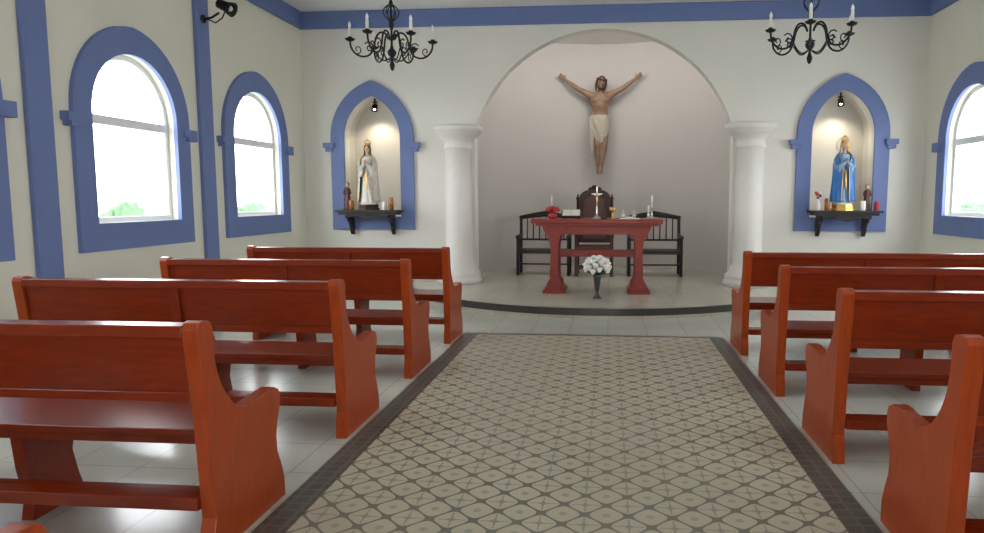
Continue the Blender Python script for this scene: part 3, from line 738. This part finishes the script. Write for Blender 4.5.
b.box(0.003,0.12,-0.085,0.09,0.0,0.03,M_CANDLE,mtx=Matrix.Translation((0,0,0.06)) @ rm)
for sx in (-0.1,0.1): b.prism([[(-0.09,0),(0.09,0),(0.08,0.09),(-0.08,0.01)]],'YZ',sx-0.01,sx+0.01,M_DARK)
b.obj("missal_on_stand", loc=(TX-0.36,AY-0.13,TZ))
b = B()
b.lathe([(0.04,0),(0.06,0.02),(0.065,0.05),(0.045,0.08),(0.03,0.09)],(0,0,0),M_RED,seg=18)
for i in range(12):
    a=i*2.4; r_=0.02*sqrt(i)*1.3; p=Vector((r_*cos(a),r_*sin(a),0.15-0.3*r_)); b.tube([(0,0,0.08),p],0.003,M_LEAF,seg=5); b.ball(p,0.028,M_RED,wob=0.6)
b.obj("red_flower_arrangement", loc=(TX-0.62,AY-0.16,TZ))
b = B(); b.lathe([(0.045,0),(0.045,0.008),(0.015,0.02),(0.01,0.05),(0.018,0.06),(0.01,0.07),(0.02,0.09),(0.04,0.12),(0.045,0.165),(0.041,0.165),(0.035,0.12),(0.004,0.095)],(0,0,0),M_GOLD,seg=22); b.obj("chalice", loc=(TX+0.22,AY-0.05,TZ))
b = B(); b.box(-0.14,0.14,-0.10,0.10,0,0.012,M_PETAL); b.box(-0.05,0.05,-0.04,0.04,0.012,0.03,M_CANDLE); b.obj("folded_altar_linen", loc=(TX+0.46,AY-0.14,TZ), bevel=0.004)
for dx in (0.37,0.53):
    b = B(); b.lathe([(0.022,0),(0.028,0.02),(0.025,0.06),(0.01,0.085),(0.013,0.105),(0.005,0.12)],(0,0,0),M_SILVER,seg=16)
    b.tube([(0.024,0,0.03),(0.045,0,0.05),(0.04,0,0.08),(0.012,0,0.09)],0.003,M_SILVER,seg=6,ref=(0,1,0)); b.obj("cruet", loc=(TX+dx,AY+0.14,TZ))
b = B(); b.lathe([(0.04,0),(0.04,0.012),(0.01,0.02)],(0,0,0),M_IRON,seg=16); b.tube([(0,0,0.015),(0,0.0,0.14),(0,-0.02,0.22),(0.0,0.03,0.28)],0.005,M_IRON,seg=8); b.ball((0,0.045,0.29),(0.016,0.022,0.016),M_IRON)
b.obj("altar_microphone", loc=(TX+0.10,AY-0.22,TZ))

# flower vase in front of altar
b = B()
b.lathe([(0.06,0),(0.06,0.01),(0.04,0.03),(0.022,0.07),(0.03,0.12),(0.042,0.20),(0.05,0.28),(0.062,0.34),(0.056,0.34),(0.045,0.28),(0.01,0.10)],(0,0,0),M_GLASSD,seg=24)
for i in range(30):
    t=(i+0.5)/30; ph=math.acos(1-1.45*t); a=i*2.399
    p=Vector((0.155*sin(ph)*cos(a),0.14*sin(ph)*sin(a),0.42+0.13*cos(ph)))
    b.tube([(0,0,0.30),p],0.004,M_LEAF,seg=5)
    b.ball(p,0.036,M_PETAL,seg=10,rg=7,wob=0.5)
    for q in range(5):
        aa=q*1.257+i; d=Vector((cos(aa),sin(aa),0.5)).normalized()
        b.ball(p+d*0.024,(0.024,0.024,0.020),M_PETAL,seg=8,rg=5,wob=0.3)
for i in range(14):
    a=i*0.449; p=Vector((0.15*cos(a),0.14*sin(a),0.335+0.02*(i%3))); 
    b.tube([(0.03*cos(a),0.03*sin(a),0.33),p*0.6+Vector((0,0,0.15)),p],[(0.006,0.002),(0.026,0.003),(0.004,0.002)],M_LEAF,seg=8)
b.obj("white_rose_bouquet_in_vase", loc=(CX-0.03,AY-0.72,PH+0.001))

# ------------------------------------------------------------------ chairs
def presider():
    b = B(); D=M_DARK
    for sx in (-0.30,0.30):
        b.box(sx-0.03,sx+0.03,-0.28,-0.22,0,0.66,D); b.ball((sx,-0.25,0.70),(0.035,0.035,0.03),D)
        b.tube([(sx,0.25,0),(sx,0.25,0.5),(sx,0.29,1.30)],[(0.03,0.03),(0.03,0.03),(0.026,0.026)],D,seg=4,smooth=False)
        b.tube([(sx,-0.30,0.66),(sx,-0.15,0.68),(sx,0.10,0.665),(sx,0.25,0.70)],[(0.035,0.02)]*4,D,seg=10,rnd=True)
        b.lathe([(0.02,0),(0.035,0.02),(0.03,0.05),(0.012,0.07),(0.02,0.085),(0.004,0.11)],(sx,0.29,1.30),D,seg=14)
        b.box(sx-0.02,sx+0.02,-0.22,0.24,0.10,0.15,D)
    b.box(-0.30,0.30,-0.28,0.26,0.36,0.44,D); b.box(-0.27,0.27,-0.27,0.22,0.44,0.52,M_LEATHER)
    b.box(-0.28,0.28,-0.27,-0.24,0.12,0.20,D)
    top=[(-0.28,0.55),(0.28,0.55),(0.28,1.30)]+[(0.28*cos(pi*i/16),1.30+0.20*sin(pi*i/16)**0.8) for i in range(1,16)]+[(-0.28,1.30)]
    b.prism([top],'XZ',0.245,0.285,D)
    inn=[(-0.20,0.62),(0.20,0.62),(0.20,1.22)]+[(0.20*cos(pi*i/16),1.22+0.16*sin(pi*i/16)) for i in range(1,16)]+[(-0.20,1.22)]
    b.prism([inn],'XZ',0.215,0.246,M_LEATHER)
    b.ball((0,0.26,1.52),(0.07,0.025,0.045),D); b.ball((-0.07,0.26,1.50),(0.05,0.02,0.03),D); b.ball((0.07,0.26,1.50),(0.05,0.02,0.03),D)
    b.obj("presider_chair", loc=(CX-0.13,11.85,PH), bevel=0.006)
presider()
def bench(x):
    b = B(); D=M_BENCH; W=0.44
    for sx in (-W,W):
        b.tube([(sx,-0.22,0),(sx,-0.22,0.40),(sx,-0.20,0.66)],0.028,D,seg=10)
        b.tube([(sx,0.22,0),(sx,0.22,0.45),(sx,0.27,1.0)],0.028,D,seg=10)
        b.tube([(sx,-0.27,0.66),(sx,-0.20,0.685),(sx,0.0,0.66),(sx,0.25,0.70)],[(0.038,0.02)]*4,D,seg=10,rnd=True)
        b.tube([(sx,-0.22,0.18),(sx,0.22,0.18)],0.014,D,seg=8)
        for yy in (-0.08,0.08): b.tube([(sx,yy,0.42),(sx,yy,0.66)],0.011,D,seg=8)
    b.box(-W,W,-0.25,0.24,0.38,0.445,D)
    b.tube([(-W+0.0,-0.22,0.2),(W,-0.22,0.2)],0.014,D,seg=8,ref=(0,0,1))
    b.tube([(-W-0.02,0.27,0.99),(-W*0.5,0.275,1.03),(0,0.275,1.06),(W*0.5,0.275,1.03),(W+0.02,0.27,0.99)],[(0.035,0.016),(0.045,0.016),(0.055,0.016),(0.045,0.016),(0.035,0.016)],D,seg=10,rnd=True,ref=(0,0,1))
    b.tube([(-W,0.245,0.60),(W,0.245,0.60)],0.018,D,seg=8,ref=(0,0,1))
    for i in range(7):
        xx=-W+2*W*(i+1)/8; b.tube([(xx,0.245,0.60),(xx,0.27,1.01)],0.012,D,seg=8)
    b.obj("spindle_back_settee", loc=(x,11.90,PH), bevel=0.004)
bench(CX-1.01); bench(CX+0.91)

# ------------------------------------------------------------------ outdoors
b = B(); b.box(-22,22,-16,30,-0.35,-0.12,M_GROUND); b.obj("ground_outside")
def shrub(x,y,h,w):
    b = B()
    b.tube([(0,0,0),(0.03,0,h*0.5)],0.05,M_DOOR,seg=8)
    for i in range(14):
        a=i*2.4; r_=w*0.5*sqrt(i/14); z=h*(0.72-0.35*(i/14)**1.5)+0.06*sin(i*3)
        b.ball((r_*cos(a),r_*sin(a),z),(w*0.28,w*0.28,h*0.26),M_SHRUB,seg=14,rg=10,wob=0.45)
    b.obj("shrub", loc=(x,y,-0.12))
for x,y,h,w in ((-9,12.0,1.52,0.65),(-9.5,17.4,1.46,1.0),(-11,22,1.5,1.3),(9.5,17.4,1.50,1.3),(10,20,1.5,1.4),(-9,4,1.3,1.2),(9,9,1.2,1.0)):
    shrub(x,y,h,w)

# ------------------------------------------------------------------ world, camera
w = bpy.data.worlds.new("overcast_sky"); scene.world = w; w.use_nodes = True
bg = w.node_tree.nodes["Background"]
tc = w.node_tree.nodes.new("ShaderNodeTexCoord"); sx = w.node_tree.nodes.new("ShaderNodeSeparateXYZ")
rp = w.node_tree.nodes.new("ShaderNodeValToRGB")
rp.color_ramp.elements[0].position = 0.0; rp.color_ramp.elements[0].color = (0.97,0.98,1.0,1)
rp.color_ramp.elements[1].position = 1.0; rp.color_ramp.elements[1].color = (0.86,0.93,1.0,1)
w.node_tree.links.new(tc.outputs["Generated"], sx.inputs[0]); w.node_tree.links.new(sx.outputs[2], rp.inputs[0]); w.node_tree.links.new(rp.outputs[0], bg.inputs[0])
bg.inputs[1].default_value = 8.0

cam = bpy.data.cameras.new("camera"); co = bpy.data.objects.new("camera", cam); scene.collection.objects.link(co)
cam.sensor_width = 36; cam.lens = 680/984*36; cam.shift_x = -58/984
cam.clip_start = 0.05
co.location = (0,0,1.45); co.rotation_euler = (radians(90-5.71),0,radians(4.94))
scene.camera = co
scene.view_settings.view_transform = 'Standard'
scene.view_settings.look = 'None'
scene.view_settings.exposure = 0.50
